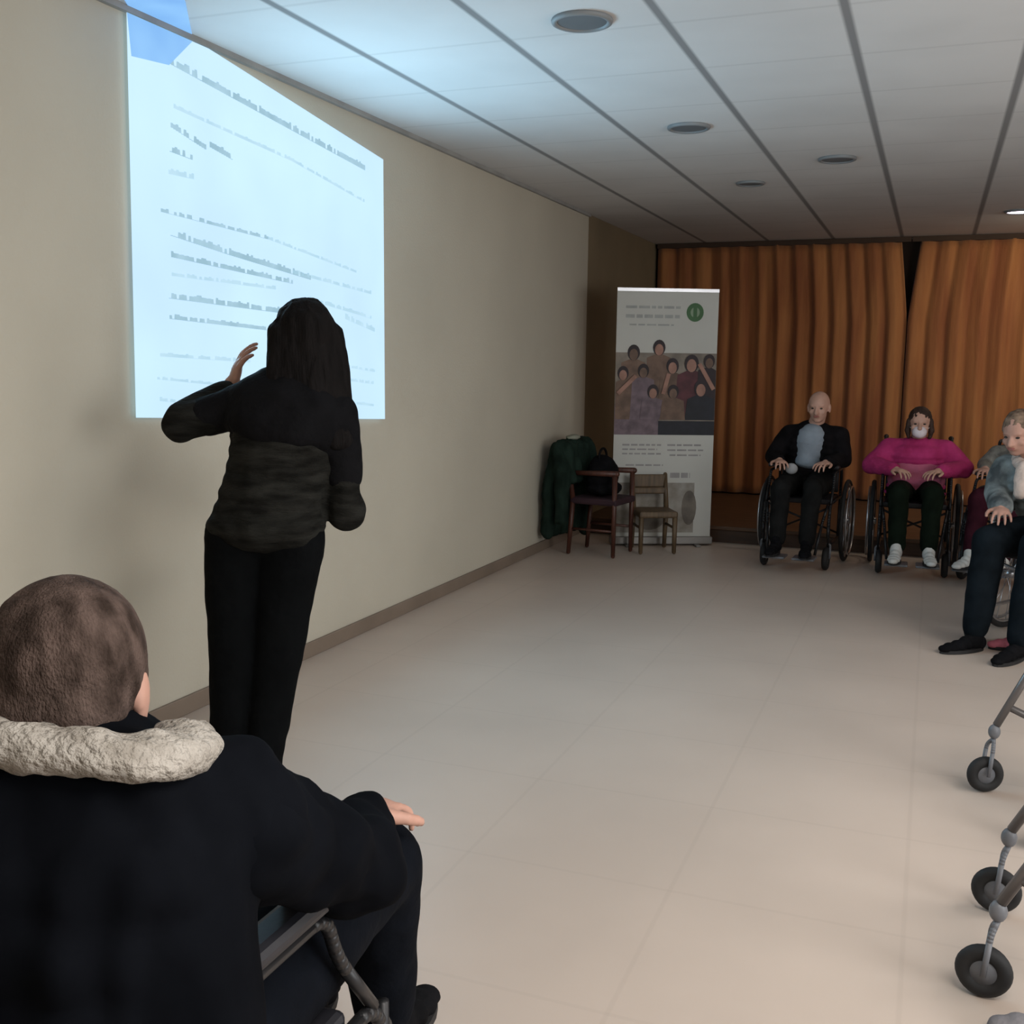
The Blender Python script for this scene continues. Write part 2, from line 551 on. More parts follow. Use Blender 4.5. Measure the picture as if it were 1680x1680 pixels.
def shoe(parent, heel, toe, m, s=1.0, sole=None):
    heel, toe = V(heel), V(toe)
    d = (toe - heel)
    d.normalize()
    up = V((0, 0, 1))
    rt = d.cross(up).normalized()
    up = rt.cross(d).normalized()
    rot = Matrix((rt, d, up)).transposed()
    bm = bmesh.new()
    L = (toe - heel).length
    for t_, w_, h_ in ((0.08, .036, .040), (0.25, .036, .046), (.42, .038, .040), (.6, .044, .030), (.78, .044, .025), (.92, .034, .020)):
        sph(bm, heel + d * L * t_ + up * h_ * 0.95, (w_ * s, L * .14, h_ * s), 14, rot)
    capsule(bm, heel + d * L * .2 + up * .05, heel + d * L * .2 + up * .095, .042 * s, .040 * s)
    o = blob('shoe', bm, m, parent, 0.007, 3)
    bm = bmesh.new()
    pts = []
    for i in range(20):
        a = 2 * PI * i / 20
        yy = math.cos(a)
        wd = (0.043 + 0.006 * yy) * s
        pts.append(heel + d * (L * 0.5 + L * 0.53 * yy) + rt * wd * math.sin(a) + up * -0.004)
    plate(bm, pts, up, 0.018)
    finish('sole', bm, sole or M_RUBBER, o, False)
    return o


def person(root, J, C, top, bottom, hair=None, skin=M_SKIN, shoe_m=M_RUBBER, s=1.0, wide=1.0, deep=1.0,
           hand_s=1.0, hands=None, top_disp=0.008, top_lo=0.0, face=True, bend=V((0, 0, 0)), sleeve=1.0,
           legw=1.0, vox=0.006, cloth_vox=0.009):
    """J: joints in the root's space; each of shoulder, elbow, wrist, hip, knee, ankle, toe is a (left, right) pair"""
    B = basis(J['face'], J.get('headup', (0, 0, 1)))
    side = V(J['sh'][1]) - V(J['sh'][0])
    # --- one continuous body
    bm = bmesh.new()
    torso(bm, J['pel'], J['neck'], side, -0.012, wide * .95, deep * .92, bend)
    head_mesh(bm, J['head'], B, s, lerp(J['neck'], J['pel'], 0.04))
    for k in (0, 1):
        chain(bm, [lerp(J['neck'], J['sh'][k], .3), J['sh'][k], J['el'][k], lerp(J['el'][k], J['wr'][k], .3), J['wr'][k]],
              [.04, .046, .036, .037, .025])
        chain(bm, [lerp(J['pel'], J['hip'][k], .7), J['hip'][k], J['kn'][k], lerp(J['kn'][k], J['an'][k], .3), J['an'][k]],
              [.085, .083 * legw, .050, .050, .034])
        chain(bm, [J['an'][k], lerp(J['heel'][k], J['toe'][k], .1) + V((0, 0, .035)), lerp(J['heel'][k], J['toe'][k], .72) + V((0, 0, .024))],
              [.033, .028, .014])
        h = (hands or {}).get(k)
        if h is None:
            d = V(J['wr'][k]) - V(J['el'][k])
            h = (d, V((0, 0, -1)), 1 if k == 0 else -1, 0.5)
        hand(bm, J['wr'][k], h[0], h[1], h[2], h[3], hand_s)
    body = blob('body', bm, skin, root, vox, 2)
    if face:
        face_parts(root, J['head'], B, s)
    # --- sweater or coat
    if top:
        bm = bmesh.new()
        torso(bm, J['pel'], J['neck'], side, 0.014, wide, deep, bend, lo=top_lo, hi=.97)
        for k in (0, 1):
            w2 = lerp(J['el'][k], J['wr'][k], .93)
            chain(bm, [lerp(J['neck'], J['sh'][k], .25) - V((0, 0, .02)), J['sh'][k], J['el'][k], lerp(J['el'][k], J['wr'][k], .4), w2],
                  [.060, .066 * sleeve, .054 * sleeve, .050 * sleeve, .040 * sleeve])
        blob(top[0], bm, top[1], root, cloth_vox, 4, top_disp, 9.0, 1)
    # --- trousers
    if bottom:
        bm = bmesh.new()
        sph(bm, J['pel'], (.165 * wide, .12 * deep, .11), 18, basis(V((0, 0, 1)).cross(side), (0, 0, 1)))
        for k in (0, 1):
            a2 = lerp(J['kn'][k], J['an'][k], .97)
            chain(bm, [lerp(J['pel'], J['hip'][k], .6), J['hip'][k], J['kn'][k], a2],
                  [.105, .102 * legw, .072 * legw, .056 * legw])
        blob(bottom[0], bm, bottom[1], root, cloth_vox, 4, 0.007, 8.0, 4)
    for k in (0, 1):
        shoe(root, J['heel'][k], J['toe'][k], shoe_m)
    return B


def short_hair(parent, hc, B, m, s=1.0, low=-0.05, vol=1.0, front=0.045, disp=0.004, name='hair'):
    bm = bmesh.new()
    P = lambda x, y, z: V(hc) + B @ (V((x, y, z)) * s)
    sph(bm, P(0, -0.020, 0.034), (0.079 * s * vol, 0.094 * s * vol, 0.087 * s * vol), 24, B)
    sph(bm, P(0, -0.045, -0.012), (0.073 * s * vol, 0.066 * s * vol, 0.078 * s), 20, B)
    for k in (-1, 1):
        sph(bm, P(0.062 * k, -0.012, 0.02), (0.020 * s, 0.045 * s, 0.05 * s), 12, B)
    return blob(name, bm, m, parent, 0.006, 2, disp, 40.0, 2)


# ------------------------------------------------------------- wheelchair (faces +Y)
def make_wheelchair(label, loc, rz, group=None, frame=M_CHROME, foot=True, arm_high=0.70, fabric=None, handles=True):
    t = thing('wheelchair', label, 'wheelchair', loc, rz, group)
    fabric = fabric or M_VINYL
    bm = bmesh.new(); box(bm, (-.215, -.2, .455), (.215, .215, .495)); finish('seat', bm, fabric, t, False, .012)
    bm = bmesh.new(); box(bm, (-.21, -.235, .50), (.21, -.21, .90 if handles else .82)); finish('backrest', bm, fabric, t, False, .01)
    bm = bmesh.new()
    for k in (-1, 1):
        x = .225 * k
        tube(bm, ([(x, -.34, .92), (x, -.235, .93)] if handles else [(x, -.235, .80)]) + [(x, -.225, .50), (x, -.2, .16)], .011)
        tube(bm, [(x, -.22, .47), (x, .27, .47), (x, .33, .36), (x, .34, .24)], .011)
        tube(bm, [(x, -.2, .17), (x, .30, .17)], .010)
        tube(bm, [(x, .30, .17), (x, .30, .46)], .010)
        tube(bm, [(x, -.22, arm_high - .02), (x, .14, arm_high - .02), (x, .17, .60), (x, .27, .47)], .010)
        if foot:
            tube(bm, [(x * .93, .29, .46), (x * .85, .38, .36), (x * .72, .47, .13)], .010)
    tube(bm, [(-.22, -.2, .2), (.22, .2, .44)], .008)
    tube(bm, [(.22, -.2, .2), (-.22, .2, .44)], .008)
    finish('frame', bm, frame, t)
    for k in (-1, 1):
        x = .225 * k
        bm = bmesh.new(); box(bm, (x - .026, -.2, arm_high), (x + .026, .13, arm_high + .03)); finish('armrest', bm, M_VINYL, t, False, .012)
        if handles:
            bm = bmesh.new(); capsule(bm, (x, -.43, .915), (x, -.33, .92), .017, .017); finish('handle', bm, M_RUBBER, t)
        # big rear wheel
        c = V((.285 * k, -.16, .305))
        bm = bmesh.new(); torus(bm, c, (1, 0, 0), .288, .016, 48, 10); wh = finish('wheel', bm, M_RUBBER, t)
        bm = bmesh.new(); torus(bm, c, (1, 0, 0), .268, .009, 48, 8); finish('rim', bm, M_CHROME, wh)
        bm = bmesh.new(); torus(bm, c + V((.028 * k, 0, 0)), (1, 0, 0), .25, .008, 44, 8); finish('push_rim', bm, M_CHROME, wh)
        bm = bmesh.new()
        for i in range(16):
            a = 2 * PI * i / 16
            cyl(bm, c + V((.015 * (1 if i % 2 else -1), 0, 0)), c + V((0, .265 * math.cos(a), .265 * math.sin(a))), .0022, seg=6)
        cyl(bm, c - V((.03, 0, 0)), c + V((.03, 0, 0)), .024, seg=14)
        finish('spokes', bm, M_CHROME, wh)
        # castor
        c = V((.215 * k, .30, .085))
        bm = bmesh.new(); torus(bm, c, (1, 0, 0), .062, .022, 28, 10); cs = finish('castor_wheel', bm, M_RUBBER, t)
        bm = bmesh.new()
        cyl(bm, c - V((.014, 0, 0)), c + V((.014, 0, 0)), .052, seg=20)
        tube(bm, [c + V((.026 * k, 0, 0)), c + V((.026 * k, .0, .10)), c + V((0, .0, .11))], .008)
        finish('castor_fork', bm, M_GREYPL, cs)
        if foot:
            bm = bmesh.new(); box(bm, (.10 * k - .075, .44, .105), (.10 * k + .075, .60, .12)); finish('footplate', bm, M_GREYPL, t, False, .006)
    return t


def seated(base=0.0, lean=0.0, tilt=0.0, kspread=.11, feet=.15, sitz=.58, headdx=0.0, sh=.17, hd=None, tall=1.0):
    """joints of someone sitting in a wheelchair that faces +Y (right of the person is +X)"""
    pel = V((0, -.08, sitz))
    neck = V((headdx * .5, -.10 + lean * .5, sitz + .44 * tall))
    head = V((headdx, -.05 + lean * .8, sitz + .60 * tall))
    J = dict(pel=pel, neck=neck, head=head, face=(0, 1, -.05),
             sh=((-sh + headdx * .5, -.10 + lean * .45, sitz + .37 * tall), (sh + headdx * .5, -.10 + lean * .45, sitz + .37 * tall)),
             el=((-.25, -.06, .76), (.25, -.06, .76)), wr=((-.17, .15, .75), (.17, .15, .75)),
             hip=((-.09, -.06, sitz), (.09, -.06, sitz)), kn=((-kspread, .36, .575), (kspread, .36, .575)),
             an=((-.10, .46, .22), (.10, .46, .22)),
             heel=((-.10, .43, feet - .02), (.10, .43, feet - .02)), toe=((-.12, .67, feet - .02), (.12, .67, feet - .02)))
    return J


# ---- presenter: standing with her back to us, left arm raised
pr = thing('person', 'standing person with long dark hair seen from behind, arm raised before the projected slide', 'person', (0, 0, 0))
pr.location = (0.78, 2.80, 0)
O = V((0.78, 2.80, 0))
L_ = lambda x, y, z: V((x, y, z)) - O
M_HAIRD = mat('near_black_hair', (0.006, 0.005, 0.005), 0.8, 0.3, 20, 0.4, 60, stretch=(3, 3, .4), spec=.1)
M_SWEAT = mat('charcoal_knit', (0.014, 0.014, 0.0125), 0.95, 0.5, 14, 0.6, 90, spec=.06, stretch=(.6, .6, 2.5))
J = dict(pel=L_(.785, 2.82, .90), neck=L_(.835, 2.91, 1.345), head=L_(.855, 2.945, 1.485), face=(-.70, .70, 0),
         sh=(L_(.71, 2.865, 1.285), L_(.965, 2.955, 1.255)),
         el=(L_(.495, 2.78, 1.215), L_(.985, 2.975, .94)),
         wr=(L_(.575, 2.94, 1.322), L_(.87, 3.15, .97)),
         hip=(L_(.70, 2.79, .86), L_(.86, 2.85, .86)),
         kn=(L_(.695, 2.76, .48), L_(.825, 2.81, .47)),
         an=(L_(.70, 2.71, .10), L_(.80, 2.75, .10)),
         heel=(L_(.72, 2.68, .005), L_(.83, 2.72, .005)), toe=(L_(.56, 2.85, .005), L_(.68, 2.91, .005)))
Bp = person(pr, J, None, None, ('trousers', mat('black_trousers', (0.0025, 0.003, 0.0035), 0.9, .2, 10, .3, 50, spec=.06)), skin=M_SKIN2,
            shoe_m=M_BLACK, legw=1.08, s=1.0,
            hand_s=1.08, hands={0: (V((.30, .05, .9)), V((.6, .5, .1)), 1, .35), 1: (V((-.2, .5, .0)), V((-.6, -.3, .3)), -1, .8)})
# sweater: upper black yoke and charcoal lower body, one mesh each
side = J['sh'][1] - J['sh'][0]
bm = bmesh.new()
torso(bm, J['pel'] - V((0, 0, .02)), J['neck'], side, .026, 1.0, 1.10, lo=0.0, hi=.80)
sph(bm, J['pel'] + V((0.0, 0, .0)), (.190, .155, .085), 24, basis(V((0, 0, 1)).cross(side), (0, 0, 1)))
for k in (0, 1):
    chain(bm, [lerp(J['sh'][k], J['el'][k], .55), J['el'][k], lerp(J['el'][k], J['wr'][k], .9)], [.060, .062, .048])
blob('sweater', bm, M_SWEAT, pr, .009, 4, .012, 9, 1)
bm = bmesh.new()
torso(bm, J['pel'], J['neck'], side, .040, 1.0, 1.12, lo=.66, hi=.97)
for k in (0, 1):
    chain(bm, [lerp(J['neck'], J['sh'][k], .2), J['sh'][k], lerp(J['sh'][k], J['el'][k], .62)], [.07, .074, .068])
blob('sweater_yoke', bm, M_BLACK, pr, .009, 4, .008, 9, 2)
# long hair
bm = bmesh.new()
P = lambda x, y, z: J['head'] + Bp @ V((x, y, z))
sph(bm, P(0, -.022, .030), (.097, .10, .104), 24, Bp)
for k in range(-3, 4):
    x = .030 * k
    chain(bm, [P(x * .9, -.07 + abs(k) * .012, .02), P(x * 1.05, -.095 + abs(k) * .012, -.12), P(x * 1.05, -.115 + abs(k) * .01, -.24),
               P(x * 1.0, -.125, -.31)], [.041, .041, .040, .034])
for k in (-1, 1):
    chain(bm, [P(.07 * k, .0, .02), P(.082 * k, -.02, -.10), P(.08 * k, -.05, -.2)], [.03, .032, .026])
blob('hair', bm, M_HAIRD, pr, .007, 3, .006, 22, 3, (2, 2, .3))

# ---- foreground man in a wheelchair, seen from behind
WX, WY = 1.86, 1.02
m1 = thing('person', 'grey haired man in black coat with cream fleece collar, close up from behind', 'person', (WX, WY, 0))
M_COAT = mat('black_navy_coat', (0.003, 0.0035, 0.0050), 0.85, .3, 6, .35, 14, spec=.025)
M_FLEECE = mat('cream_fleece', (0.24, 0.215, 0.185), .95, .2, 30, 1.0, 110, col2=(0.37, 0.34, 0.305))
J = seated(sitz=.56, tall=.98, sh=.19)
J.update(head=V((-.015, -.115, 1.05)), neck=V((-.02, -.15, .935)), pel=V((-.05, -.12, .55)),
         sh=((-.22, -.12, .895), (.165, -.07, .905)), el=((-.31, .05, .69), (.175, .185, .725)),
         wr=((-.20, .30, .70), (.055, .42, .685)),
         hip=((-.14, -.06, .56), (.05, -.04, .56)),
         kn=((-.20, .45, .565), (.035, .505, .565)), an=((-.20, .55, .2), (-.005, .60, .22)),
         heel=((-.20, .52, .12), (-.01, .57, .12)), toe=((-.22, .76, .12), (-.01, .80, .125)), face=(-.42, 1, -.16))
M_TROU = mat('dark_navy_trousers', (0.003, 0.004, 0.0065), .9, .25, 10, .3, 40, spec=.06)
Bm = person(m1, J, None, ('coat', M_COAT), ('trousers', M_TROU), skin=M_SKIN2, wide=1.25, deep=1.35, sleeve=1.25,
            top_disp=.02, s=1.04, legw=1.05, shoe_m=M_BLACK,
            hands={1: (V((-.12, .9, -.12)), V((0, -.25, -1)), -1, .6), 0: (V((.4, .9, 0)), V((0, 0, -1)), 1, .5)})
M_HAIRG = mat('grey_brown_short_hair', (0.030, 0.020, 0.016), .9, .3, 26, .6, 240, col2=(0.095, 0.066, 0.056), stretch=(1.6, 1.6, .8), spec=.1)
short_hair(m1, J['head'], Bm, M_HAIRG, 1.04, vol=1.03, disp=.0015)
bm = bmesh.new()   # fleece collar: a thick folded ring lying on the shoulders
for i in range(28):
    a = 2 * PI * i / 28
    ca, sa = math.cos(a), math.sin(a)
    if sa > .7:
        continue
    back = max(0.0, -sa)
    c_ = V((-.012 + .158 * ca, -.145 + .098 * sa, 1.004 + .026 * back - .02 * max(0, sa)))
    sph(bm, c_, (.040, .040, .022 + .004 * back), 12, Euler((.5 * sa, .32 * ca, 0)).to_matrix())
blob('fleece_collar', bm, M_FLEECE, m1, .007, 3, .007, 26, 5)
bm = bmesh.new()   # coat back hanging wide over the chair back
torso(bm, V((-.03, -.20, .42)), V((-.02, -.15, .985)), V((1, 0, 0)), .05, 1.35, 1.1, lo=0, hi=.95)
chain(bm, [(-.24, -.13, .90), (-.12, -.19, .945), (.07, -.19, .945), (.165, -.08, .905)], [.075, .065, .065, .085])
for x in (-.24, .17):
    chain(bm, [(x, -.15, .84), (x * 1.2, -.22, .55), (x * 1.2, -.24, .30)], [.07, .085, .06])
blob('coat_back', bm, M_COAT, m1, .011, 4, .018, 7, 6, (1.6, 1.6, .5))
make_wheelchair('wheelchair holding the man in the black coat, closest to the camera', (WX - .07, WY, 0), 0, 'occupied wheelchairs', frame=M_DARKFRAME, handles=False)


# ---- seated row by the stage
def sitter(label, loc, rz, wlabel, J, top, bottom, skin, hairm, shoe_m, extra=None, frame=None, **kw):
    frame = frame or M_DARKFRAME
    p = thing('person', label, 'person', loc, rz)
    B = person(p, J, None, top, bottom, skin=skin, shoe_m=shoe_m, **kw)
    if hairm:
        short_hair(p, J['head'], B, hairm)
    if extra:
        extra(p, J, B)
    make_wheelchair(wlabel, loc, rz, 'occupied wheelchairs', frame=frame)
    return p


M_WHITEHAIR = mat('white_hair', (0.62, 0.58, 0.55), .9, .1, 30, .5, 80)
M_DARKHAIR = mat('dark_brown_hair', (0.035, 0.016, 0.010), .7, .3, 25, .5, 80)
M_BROWNHAIR = mat('brown_grey_hair', (0.06, 0.035, 0.022), .7, .3, 25, .5, 80, col2=(.24, .16, .11))
M_WHITESHOE = mat('white_shoe', (0.55, 0.55, 0.53), .6, .06, 20)


def extraA(p, J, B):
    bm = bmesh.new()
    torso(bm, J['pel'] + V((0, .055, .05)), J['neck'] + V((0, .045, 0)), V((1, 0, 0)), .004, .72, 1.0, lo=.28, hi=.95)
    blob('shirt', bm, mat('pale_blue_shirt', (0.24, 0.28, 0.33), .85, .08, 12, .3, 60), p, .009, 3)
    bm = bmesh.new()
    sph(bm, V((.07, .20, .70)), (.045, .03, .04), 12)
    finish('handkerchief', bm, mat('grey_tissue', (.3, .3, .31), .9), p)


J = seated(lean=.06, headdx=-.07, tall=.93, sitz=.58, sh=.175)
J['face'] = (.05, 1, -.15)
sitter('pale bald person in open black jacket and pale blue shirt, left of the seated row', (1.90, 8.00, 0), PI - .05,
       'wheelchair under the person in the black jacket and blue shirt', J,
       ('jacket', mat('black_jacket', (0.008, 0.007, 0.008), .9, .3, 10, .3, 40, spec=.06)),
       ('trousers', mat('charcoal_trousers', (0.010, 0.010, 0.010), .9, .3, 10, .3, 40, spec=.06)),
       M_SKIN, None, M_BLACK, extraA, wide=1.18, deep=1.1, sleeve=1.2)


def extraB(p, J, B):
    P = lambda x, y, z: J['head'] + B @ V((x, y, z))
    bm = bmesh.new()
    sph(bm, P(0, .062, -.052), (.050, .042, .046), 16, B)
    m_ = finish('face_mask', bm, mat('white_face_mask', (.62, .55, .58), .85), p)
    for k in (-1, 1):
        bm = bmesh.new(); tube(bm, [P(.045 * k, .07, -.04), P(.078 * k, -.005, -.012)], .002, 6)
        finish('ear_loop', bm, mat('white_elastic', (.6, .58, .58), .9), m_)
    for k in (-1, 1):
        bm = bmesh.new()
        chain(bm, [P(.066 * k, .005, .02), P(.078 * k, .012, -.05), P(.070 * k, .012, -.095)], [.024, .022, .014])
        blob('hair_side', bm, M_DARKHAIR, p, .007, 2, .003, 40)
    bm = bmesh.new()
    torso(bm, J['pel'] + V((0, .03, .0)), J['neck'], V((1, 0, 0)), .026, 1.28, 1.15, lo=.28, hi=.40, n=3)
    blob('pale_stripe', bm, mat('pale_pink_knit', (.42, .10, .17), .9, .1, 12, .4, 60), p, .009, 3)


J = seated(lean=.04, tall=.83, sitz=.54, sh=.185)
J['el'] = ((-.31, -.02, .73), (.31, -.02, .73)); J['wr'] = ((-.15, .17, .72), (.15, .17, .72))
M_PINK = mat('magenta_sweater', (0.30, 0.012, 0.085), .9, .2, 7, .4, 60, col2=(.44, .03, .15))
p = sitter('person in magenta sweater and white face mask sitting by the curtain parting', (2.66, 8.06, 0), PI + .02,
           'wheelchair under the person in the magenta sweater', J, ('sweater', M_PINK),
           ('trousers', mat('black_green_trousers', (0.006, 0.010, 0.006), .9, .3, 10, .3, 40, spec=.06)),
           M_SKIN, M_DARKHAIR, M_WHITESHOE, extraB, wide=1.3, deep=1.2, sleeve=1.25)


def extraC(p, J, B):
    bm = bmesh.new()
    for i in range(18):
        a = 2 * PI * i / 18
        sph(bm, J['neck'] + V((.10 * math.cos(a), .02 + .085 * math.sin(a), .02 - .05 * math.sin(a))), (.040, .036, .034), 12)
    chain(bm, [J['neck'] + V((.03, .11, -.04)), J['neck'] + V((.02, .15, -.16))], [.045, .035])
    blob('scarf', bm, mat('cream_pink_scarf', (.52, .42, .37), .95, .1, 20, .6, 50), p, .008, 3, .006, 20)


J = seated(lean=.05, tall=.78, sitz=.55, sh=.17)
sitter('person in maroon trousers and white shoes, mostly hidden behind the person in the cream scarf', (3.31, 7.95, 0), PI - .40,
       'wheelchair under the person in maroon trousers and white shoes', J,
       ('blouse', mat('grey_green_blouse', (.17, .16, .14), .9, .3, 20, .4, 60)),
       ('trousers', mat('maroon_trousers', (0.035, 0.008, 0.014), .9, .3, 10, .3, 40, spec=.06)),
       M_SKIN2, M_WHITEHAIR, M_WHITESHOE, None, wide=1.1)

# ---- person at the right edge, sitting side on and facing the wall
J = seated(lean=.26, tall=.90, sitz=.56, sh=.18, headdx=.13)
J['el'] = ((-.27, .05, .76), (.27, .05, .76)); J['wr'] = ((-.14, .28, .72), (.13, .28, .72))
J['kn'] = ((-.12, .38, .56), (.12, .38, .56))
J['an'] = ((-.10, .44, .11), (.12, .46, .11))
J['heel'] = ((-.10, .40, .005), (.10, .42, .005)); J['toe'] = ((-.10, .66, .005), (.18, .66, .005))
J['face'] = (.0, 1, -.35)
M_PAT = mat('grey_teal_patterned_knit', (0.05, 0.06, 0.065), .9, .3, 7, .4, 60, col2=(.32, .36, .36))
p = thing('person', 'person in cream scarf and grey patterned top sitting at the right edge, black shoes', 'person', (3.35, 6.11, 0), 2.60)
Bd = person(p, J, None, ('patterned_top', M_PAT), ('trousers', mat('blue_black_trousers', (0.006, 0.009, 0.012), .9, .3, 10, .3, 40, spec=.06)),
            skin=M_SKIN2, shoe_m=M_BLACK, wide=1.3, deep=1.25, sleeve=1.35, legw=1.2)
short_hair(p, J['head'], Bd, M_BROWNHAIR)
extraC(p, J, Bd)
make_wheelchair('wheelchair under the person in the cream scarf and patterned top', (3.35, 6.11, 0), 2.60, 'occupied wheelchairs', foot=False)

bm = bmesh.new()
t = thing('slipper', 'pink slipper on the floor at the right edge behind the black shoe', 'slipper', (3.20, 5.88, 0), PI / 2 + .3)
sx = shoe(t, (0, -.12, .005), (0, .12, .005), mat('pink_felt', (.55, .16, .22), .9, .1, 20, .4, 60))
sx.name = 'slipper_upper'


# ---- rollators at the right edge (face +Y, origin under the middle)
def rollator(label, loc, rz):
    t = thing('rollator', label, 'rollator', loc, rz, 'rollators at the right edge')
    bm = bmesh.new()
    for k in (-1, 1):
        x = .215 * k
        tube(bm, [(x, .285, .235), (x * .98, .10, .60), (x * .95, -.04, .86), (x * .95, -.20, .90)], .013)
        tube(bm, [(x, .25, .30), (x, -.10, .13), (x, -.28, .10)], .012)
        tube(bm, [(x, -.28, .10), (x, -.12, .55), (x, -.06, .84)], .011)
    for y, z in ((.10, .60), (-.12, .55)):
        tube(bm, [(-.21, y, z), (.21, y, z)], .010)
    finish('frame', bm, mat('grey_painted_tube', (.16, .15, .15), .4, .05, 8, metal=.6), t)
    bm = bmesh.new(); box(bm, (-.19, -.12, .585), (.19, .10, .61)); finish('seat', bm, M_VINYL, t, False, .01)
    for k in (-1, 1):
        x = .215 * k
        bm = bmesh.new(); capsule(bm, (x * .95, -.29, .90), (x * .95, -.18, .90), .018, .018); finish('handle', bm, M_RUBBER, t)
        for y, nm in ((.31, 'front_wheel'), (-.28, 'rear_wheel')):
            c = V((x, y, .063))
            bm = bmesh.new(); torus(bm, c, (1, 0, 0), .043, .019, 30, 10); wh = finish(nm, bm, M_RUBBER, t)
            bm = bmesh.new()
            cyl(bm, c - V((.012, 0, 0)), c + V((.012, 0, 0)), .038, seg=20)
            finish('hub', bm, M_GREYPL, wh)
            bm = bmesh.new()
            for q in (-1, 1):
                tube(bm, [c + V((.028 * q, 0, 0)), c + V((.024 * q, -.01, .10)), c + V((0, -.02, .125))], .007)
            if y > 0:
                sph(bm, c + V((0, -.02, .15)), (.018, .020, .026), 14)
            finish('fork', bm, M_GREYPL if y > 0 else M_RUBBER, wh)
    return t


rollator('grey tubed rollator cropped by the right edge, nearest to the camera', (3.256, 2.676, 0), PI / 2 - .11)
rollator('grey tubed rollator at the right edge, farther into the room than the other', (3.346, 3.708, 0), 1.944)
t = thing('shoe', 'grey shoe in the bottom right corner of the picture', 'shoe', (3.06, 2.36, 0), PI / 2 + .1)
shoe(t, (0, -.12, .005), (0, .12, .005), mat('grey_suede', (.17, .16, .17), .9, .1, 20, .3, 60)).name = 'shoe_upper'


# ---------------------------------------------------------------- roll-up banner
M_BWHITE = mat('banner_white', (.50, .50, .47), .6, .03, 3)
d = V((1.137 - .40, 8.436 - 8.078, 0)); bw = .80
bz = math.atan2(d.y, d.x)
t = thing('roll_up_banner', 'tall white roll-up banner with green emblem and group photo beside the curtain', 'banner', (.775, 8.24, 0), bz)
bm = bmesh.new(); box(bm, (-bw / 2, -.003, .06), (bw / 2, .003, 2.0)); finish('banner_sheet', bm, M_BWHITE, t, False)
bm = bmesh.new(); box(bm, (-bw / 2 - .01, -.05, .012), (bw / 2 + .01, .05, .07))
for k in (-1, 1):
    box(bm, (.28 * k - .02, -.13, 0), (.28 * k + .02, .13, .014))
finish('base_cassette', bm, mat('grey_aluminium', (.22, .21, .2), .4, .05, 8, metal=.5), t, False, .006)
bm = bmesh.new(); box(bm, (-bw / 2, -.008, 1.99), (bw / 2, .008, 2.015)); finish('top_rail', bm, M_CHROME, t, False)
bm = bmesh.new(); cyl(bm, (0, .025, .05), (0, .025, 2.0), .011); finish('pole', bm, M_CHROME, t)


def disc(bm, cx, cz, rx, rz, y, n=20, mi=0, th=.0008):
    plate(bm, [V((cx + rx * math.cos(2 * PI * i / n), y, cz + rz * math.sin(2 * PI * i / n))) for i in range(n)], (0, -1, 0), th, mi)


def cl(x):
    return max(-.396, min(.396, x))


def rect(bm, x0, z0, x1, z1, y, mi=0, th=.0008):
    plate(bm, [V((x0, y, z0)), V((x1, y, z0)), V((x1, y, z1)), V((x0, y, z1))], (0, -1, 0), th, mi)


# green round emblem with pale leaf, grey title strip
bm = bmesh.new()
disc(bm, .215, 1.835, .068, .072, -.0035, 24, 0)
disc(bm, .215, 1.835, .036, .040, -.0045, 20, 1)
rect(bm, .20, 1.79, .23, 1.88, -.0055, 0)
finish('emblem', bm, [mat('emblem_green', (.05, .13, .05), .6), mat('emblem_pale', (.22, .30, .20), .6)], t, False)
bm = bmesh.new()
rnd = random.Random(2)
for (z, x0, x1, hh) in ((1.87, -.33, .10, .020), (1.80, -.33, .10, .026), (1.735, -.30, .05, .012)):
    x = x0
    while x < x1:
        wl = rnd.uniform(.03, .09)
        rect(bm, x, z - hh / 2, min(x + wl, x1), z + hh / 2, -.0035)
        x += wl + .014
finish('heading_strokes', bm, mat('grey_print', (.33, .34, .33), .6), t, False)
# group photo
cols = [mat('photo_backdrop', (.20, .17, .14), .6, .25, 9), mat('photo_dark', (.018, .010, .014), .6, .3, 12),
        mat('photo_skin', (.30, .16, .12), .6, .2, 14), mat('photo_maroon', (.075, .018, .025), .6, .3, 12),
        mat('photo_mauve', (.14, .10, .12), .6, .3, 12), mat('photo_brown', (.14, .085, .06), .6, .3, 10),
        mat('photo_navy', (.008, .010, .018), .6, .3, 12)]
bm = bmesh.new()
rect(bm, -bw / 2, .93, bw / 2, 1.52, -.0035, 0)
rect(bm, -bw / 2, .88, bw / 2, .99, -.0040, 6)
rect(bm, -.40, .88, -.05, 1.12, -.0045, 4)
# arms-raised group: (x, head z, body colour, size)
for i, (x, z, c_, s_) in enumerate([(-.26, 1.52, 5, 1.0), (-.06, 1.56, 5, 1.0), (-.34, 1.36, 5, .9), (-.18, 1.38, 4, .9),
                                    (.05, 1.42, 5, 1.0), (.20, 1.44, 3, 1.15), (.34, 1.46, 1, .9), (-.10, 1.22, 4, .9),
                                    (.28, 1.25, 6, 1.1), (.06, 1.22, 5, .9)]):
    y = -.005 - .0012 * i
    s_ *= 1.12
    plate(bm, [V((cl(x - .10 * s_), y, 1.0)), V((cl(x + .10 * s_), y, 1.0)), V((cl(x + .085 * s_), y, z - .07 * s_)), V((x, y, z - .04)),
               V((cl(x - .085 * s_), y, z - .07 * s_))], (0, -1, 0), .0006, c_)
    disc(bm, x, z, .044 * s_, .055 * s_, y - .0008, 16, 1)
    disc(bm, x, z - .016, .030 * s_, .040 * s_, y - .0016, 14, 2 if i % 3 else 5)
